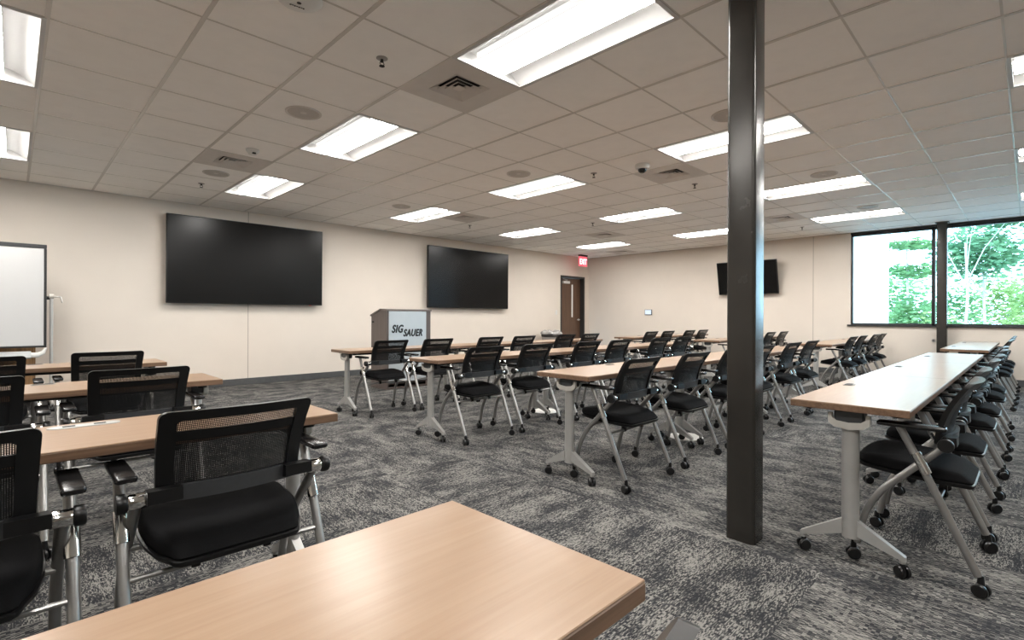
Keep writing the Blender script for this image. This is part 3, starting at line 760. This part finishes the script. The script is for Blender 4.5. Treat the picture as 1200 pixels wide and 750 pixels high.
# ------------------------------------------------------------------ tables
TH = .7044; TL = 1.52; TD = .435
def make_table(white_plate=False):
    t = empty('training_table', label='x', cat='table', group='oak flip top tables on casters')
    hl, hd = TL/2-.0012, TD/2
    tt = G().box(-hl, hl, -hd, hd, TH-.004, TH, .0015, 1).build('tabletop', M['oak'], t, False)
    G().box(-hl-.0006, hl+.0006, -hd-.0006, hd+.0006, TH-.031, TH-.0036, .002, 1).build('edge_band', M['oak_edge'], tt, False)
    px0 = .045 if white_plate else 0
    def pill(l, w_, z0, z1):
        o = [(px0+q*(l-w_)+w_*math.cos(a), .150+w_*math.sin(a)) for q, a in [(1, -PI/2+PI*k/8) for k in range(9)]+[(-1, PI/2+PI*k/8) for k in range(9)]]
        return G().loops([[(x, y, z0) for x, y in o], [(x, y, z1) for x, y in o]])
    if white_plate:
        gp = pill(.095, .024, TH-.001, TH+.003).build('power_plate', M['tray'], t, False)
        for s in (-1, 1): G().box(px0+s*.04-.016, px0+s*.04+.016, .142, .158, TH+.0025, TH+.0042).build('socket', M['dark'], gp, False)
    else:
        gp = pill(.05, .024, TH-.001, TH+.003).build('power_grommet', M['greymetal'], t, False)
        pill(.043, .017, TH+.002, TH+.0042).build('socket', M['dark'], gp, False)
    G().box(-hl+.14, hl-.14, -.035, .055, TH-.064, TH-.033, .006, 1).build('beam', M['black'], t)
    for s in (-1, 1):
        x = s*(hl-.083)
        lg = G().loops([[(x+.026*math.cos(a), .034*math.sin(a), z) for a in [2*PI*k/20 for k in range(20)]] for z in (.112, .118, TH-.09)]).build('leg', M['silver'], t)
        g = G()
        for q in (-1, 1):
            A = [(x-.017, q*.028, .125), (x+.017, q*.028, .125), (x+.017, q*.028, .192), (x-.017, q*.028, .192)]
            B = [(x-.013, q*.196, .068), (x+.013, q*.196, .068), (x+.013, q*.196, .088), (x-.013, q*.196, .088)]
            g.loops([A, B] if q < 0 else [B, A])
            g.cyl((x, q*.184, .060), (x, q*.184, .078), .012, n=12)
        g.build('foot', M['silver'], lg, angle=30)
        for q in (-1, 1): caster_geo(x, q*.184, .066, .026, .7*q).build('caster', M['caster'], lg)
        # flip bracket: smile shaped plate on the outer side
        u = [(-.078, TH-.048), (-.077, TH-.09), (-.055, TH-.108), (0, TH-.116), (.055, TH-.108), (.077, TH-.09), (.078, TH-.048), (.063, TH-.048), (.062, TH-.068), (.045, TH-.080), (0, TH-.085), (-.045, TH-.080), (-.062, TH-.068), (-.063, TH-.048)]
        xo = x+s*.032
        # ring of quads so the concave outline fills cleanly
        g = G(); n = 7
        lo = u[:7]; hi = list(reversed(u[7:]))
        for k in range(6):
            P4 = [lo[k], lo[k+1], hi[k+1], hi[k]]
            g.prism(P4, xo-.011, xo+.011, 'X')
        g.build('flip_handle', M['handle'], lg, False)
        G().box(x-.04, x+.035, -.055, .055, TH-.092, TH-.032, .006, 1).build('top_bracket', M['rail'], lg)
        for q in (-1, 1): G().cyl((x-s*.01, q*.165, TH-.045), (x-s*.01, q*.165, TH-.031), .024, n=16).build('bumper', M['black'], lg)
    remember(t); return t
table = make_table(); tused = [False]
def place_table(x, y, label, rz=0, group=None):
    if not tused[0]:
        tused[0] = True; table.location = (x, y, 0); table.rotation_euler = (0, 0, rz); table['label'] = label
        if group: table['group'] = group
        return
    dup(table, (x, y, 0), rz, label, group)
TY = (5.262, 3.697, 2.132, .551)
for r, y in enumerate(TY):
    for k in range(3):
        place_table(2.548+TL*(k+.5), y, 'oak topped table, %s from the aisle, in the %s' % (ORD[k], ROWN[r]), 0, 'oak tables of the long rows')
    for k in range(2):
        place_table(8.08+TL*(k+.5), y, 'oak topped table, %s of two at the back wall, %s' % (ORD[k], ROWN[r]), 0, 'oak tables by the back wall')
for (xe, y, rz, lab) in ((.884, 5.03, 0, 'oak topped table of the left block nearest the screen wall'),
                     (.880, 3.515, 0, 'oak topped table in the middle of the left block')):
    place_table(xe-TL/2, y, lab, rz, 'oak tables of the left block')
wt = make_table(True); wt.location = (.890-TL/2, 2.068, 0)
tag(wt, 'oak topped table with white power plate, in front of the big left chair', group='oak tables of the left block')
place_table(.638-TL/2, .588, 'large looking oak tabletop in the foreground at the bottom of the picture', .012, 'oak tables of the left block')

for (x, y, lab) in ((4.33, 2.17, 'white round floor power cover under the joined tables, third row from the screen wall'), (4.345, 3.87, 'white round floor power cover under the joined tables, second row from the screen wall')):
    t = empty('floor_power_cover', (x, y, 0), label=lab, cat='floor power cover', group='white floor power covers')
    G().lathe([(0, .022), (.07, .021), (.125, .012), (.15, .003), (.15, 0), (0, 0)], n=40).build('cover', M['white'], t)
    G().lathe([(0, .032), (.02, .031), (.024, .02)], n=20).build('cap', M['dark'], t)

# ------------------------------------------------------------------ outside
struct(G().box(13.2, 13.4, 2.125, 9, -1.5, 6).build('exterior_wall', M['exterior'], smooth=False))
struct(G().box(11.6, 60, -30, 30, -1.6, -1.5).build('exterior_ground', M['ground'], smooth=False))
struct(G().box(X0-20, 11.6, -40, Y0-.2, -1.6, -1.5).build('exterior_ground', M['ground'], smooth=False))
def tree(x, y, z0, blobs, leaves, size, mat, label, trunk=None, tr0=.06, group='trees outside the windows'):
    t = empty('tree', (x, y, -1.5), label=label, cat='tree', group=group)
    g = G(); rnd = random.Random(hash((round(x*10), round(y*10))) & 0xffff)
    for (bx_, by_, bz_, rx, ry, rz_), n in zip(blobs, leaves):
        for _ in range(n):
            while True:
                p = Vector((rnd.uniform(-1, 1), rnd.uniform(-1, 1), rnd.uniform(-1, 1)))
                if p.length < 1: break
            p = p*(.55+.45*rnd.random())
            c = Vector((bx_+p.x*rx, by_+p.y*ry, bz_+p.z*rz_))
            q = Matrix.Rotation(rnd.uniform(0, 2*PI), 3, 'Z') @ Matrix.Rotation(rnd.uniform(-1.2, 1.2), 3, 'X')
            s = size*rnd.uniform(.6, 1.3)
            a, b2 = q @ Vector((s, 0, 0)), q @ Vector((0, s*.55, 0))
            g.add([c-a, c+b2, c+a, c-b2], [(0, 1, 2, 3)])
    g.build('foliage', mat, t, False)
    tr_ = trunk or [(0, 0, 0), (.1, .05, blobs[0][2])]
    pts = smooth_path(tr_, 4); k = len(pts)
    gg = G().tube(pts, [tr0*(1-.6*i/k) for i in range(k)], 8)
    top = pts[-1]
    for a in range(4):
        an = a*1.7; gg.tube([top*.75, top*.9+Vector((math.cos(an)*.4, math.sin(an)*.4, .3)), top+Vector((math.cos(an)*.9, math.sin(an)*.9, .6))], [tr0*.4, tr0*.27, tr0*.1], 6)
    gg.build('trunk', M['bark'], t)
    return t
tree(24.2, 1.8, 0, [(0, 0, 2.7, 1.0, 1.0, 1.5)], [1700], .08, M['leaf_mid'], 'green bush outside just right of the window post', [(0, 0, 0), (0, 0, 2.2)], .04)
tree(26.8, .75, 0, [(0, 0, 3.0, 1.2, 1.3, 1.7)], [2000], .085, M['leaf_light'], 'round light green bush outside, low behind the thin pale trunk', [(0, 0, 0), (0, 0, 2.2)], .04)
# heights are above the ground, 1.5 m under the floor
tree(19.0, 2.5, 0, [(0, 0, 2.4, .95, .85, .9), (0, -.1, 3.95, 1.0, .9, .28), (0, 0, 4.75, 1.0, .9, .2), (0, -.1, 5.5, .9, .9, .22)], [1700, 600, 480, 420], .085, M['leaf_mid'], 'layered tree beside the white outside wall, seen through the left window', [(0, 0, 0), (.05, .05, 3), (0, .1, 5.4)], .04)
tree(21.0, .9, 0, [(0, .2, 4.5, 1.4, 1.4, .95), (.2, -.4, 5.7, 1.2, 1.3, .6)], [2400, 900], .10, M['leaf_teal'], 'airy teal green tree behind the window post', [(0, 0, 0), (.05, .05, 2), (0, .1, 4.2)], .05)
tree(21, -2.2, 0, [(0, 0, 4.7, 1.4, 1.6, 1.4), (0, .3, 6.0, 1.2, 1.4, .6)], [2300, 800], .10, M['leaf_teal'], 'airy teal green tree outside at the right edge of the picture', [(0, 0, 0), (.05, .05, 2), (0, .1, 4.6)], .05)
tree(16.2, -.35, 0, [(0, 0, 2.0, .8, .9, 1.2)], [1300], .06, M['leaf_light'], 'pale green bush outside at the right edge of the right window', [(0, 0, 0), (0, 0, 1.5)], .03)
tree(18.5, -.2, 0, [(0, 0, 2.4, .95, 1.0, 1.3)], [1700], .075, M['leaf_light'], 'light green bush outside, low in the right window', [(0, 0, 0), (0, 0, 2.2)], .04)
tree(16.4, 1.62, 0, [(0, 0, 1.9, .7, .7, 1.05)], [1000], .06, M['leaf_light'], 'light green bush outside, low in the left window', [(0, 0, 0), (0, 0, 1.5)], .03)
tree(29, 4.4, 0, [(0, 0, 3.2, 2.0, 2.0, 2.0)], [1800], .12, M['leaf_mid'], 'distant green tree behind the others in the left window', [(0, 0, 0), (0, 0, 3)], .06)
tree(34, -1.0, 0, [(0, 0, 3.2, 2.2, 2.6, 2.2)], [2200], .12, M['leaf_mid'], 'distant green tree low behind the pale trunk', [(0, 0, 0), (0, 0, 3)], .06)
tree(18.2, 1.19, 0, [(0, 0, 5.2, .8, .8, .7)], [330], .075, M['leaf_teal'], 'slender tree with a thin pale trunk in the right window', [(0, 0, 0), (.02, .03, 2.0), (.0, -.02, 3.2), (0, .03, 4.6)], .045)

# ------------------------------------------------------------------ light, camera
wd = bpy.data.worlds.new('World'); SC.world = wd; wd.use_nodes = True
bg = wd.node_tree.nodes.get('Background') or wd.node_tree.nodes.new('ShaderNodeBackground')
bg.inputs[0].default_value = (.50, .765, 1.0, 1); bg.inputs[1].default_value = 9.5

f, cyp, yaw, roll = 596.49, 371.16, .7941, .0038
fw = Vector((math.cos(yaw), math.sin(yaw), 0)); r = Vector((math.sin(yaw), -math.cos(yaw), 0)); u = Vector((0, 0, 1))
r2 = r*math.cos(roll)+u*math.sin(roll); u2 = u*math.cos(roll)-r*math.sin(roll)
cam = bpy.data.cameras.new('camera'); co = bpy.data.objects.new('camera', cam); COL.objects.link(co)
co.matrix_world = Matrix(((r2.x, u2.x, -fw.x, 0), (r2.y, u2.y, -fw.y, 0), (r2.z, u2.z, -fw.z, 1.0744), (0, 0, 0, 1)))
cam.sensor_fit = 'HORIZONTAL'; cam.sensor_width = 36; cam.lens = f/1200*36
cam.shift_y = -(375-cyp)/1200; cam.clip_start = .02
SC.camera = co
vs = SC.view_settings; vs.view_transform = 'Standard'; vs.look = 'None'; vs.gamma = 1; vs.use_curve_mapping = False; vs.exposure = 0.0
SC.cycles.use_denoising = True
SC.cycles.max_bounces = 10; SC.cycles.diffuse_bounces = 6; SC.cycles.transparent_max_bounces = 24
SC.cycles.sample_clamp_indirect = 6
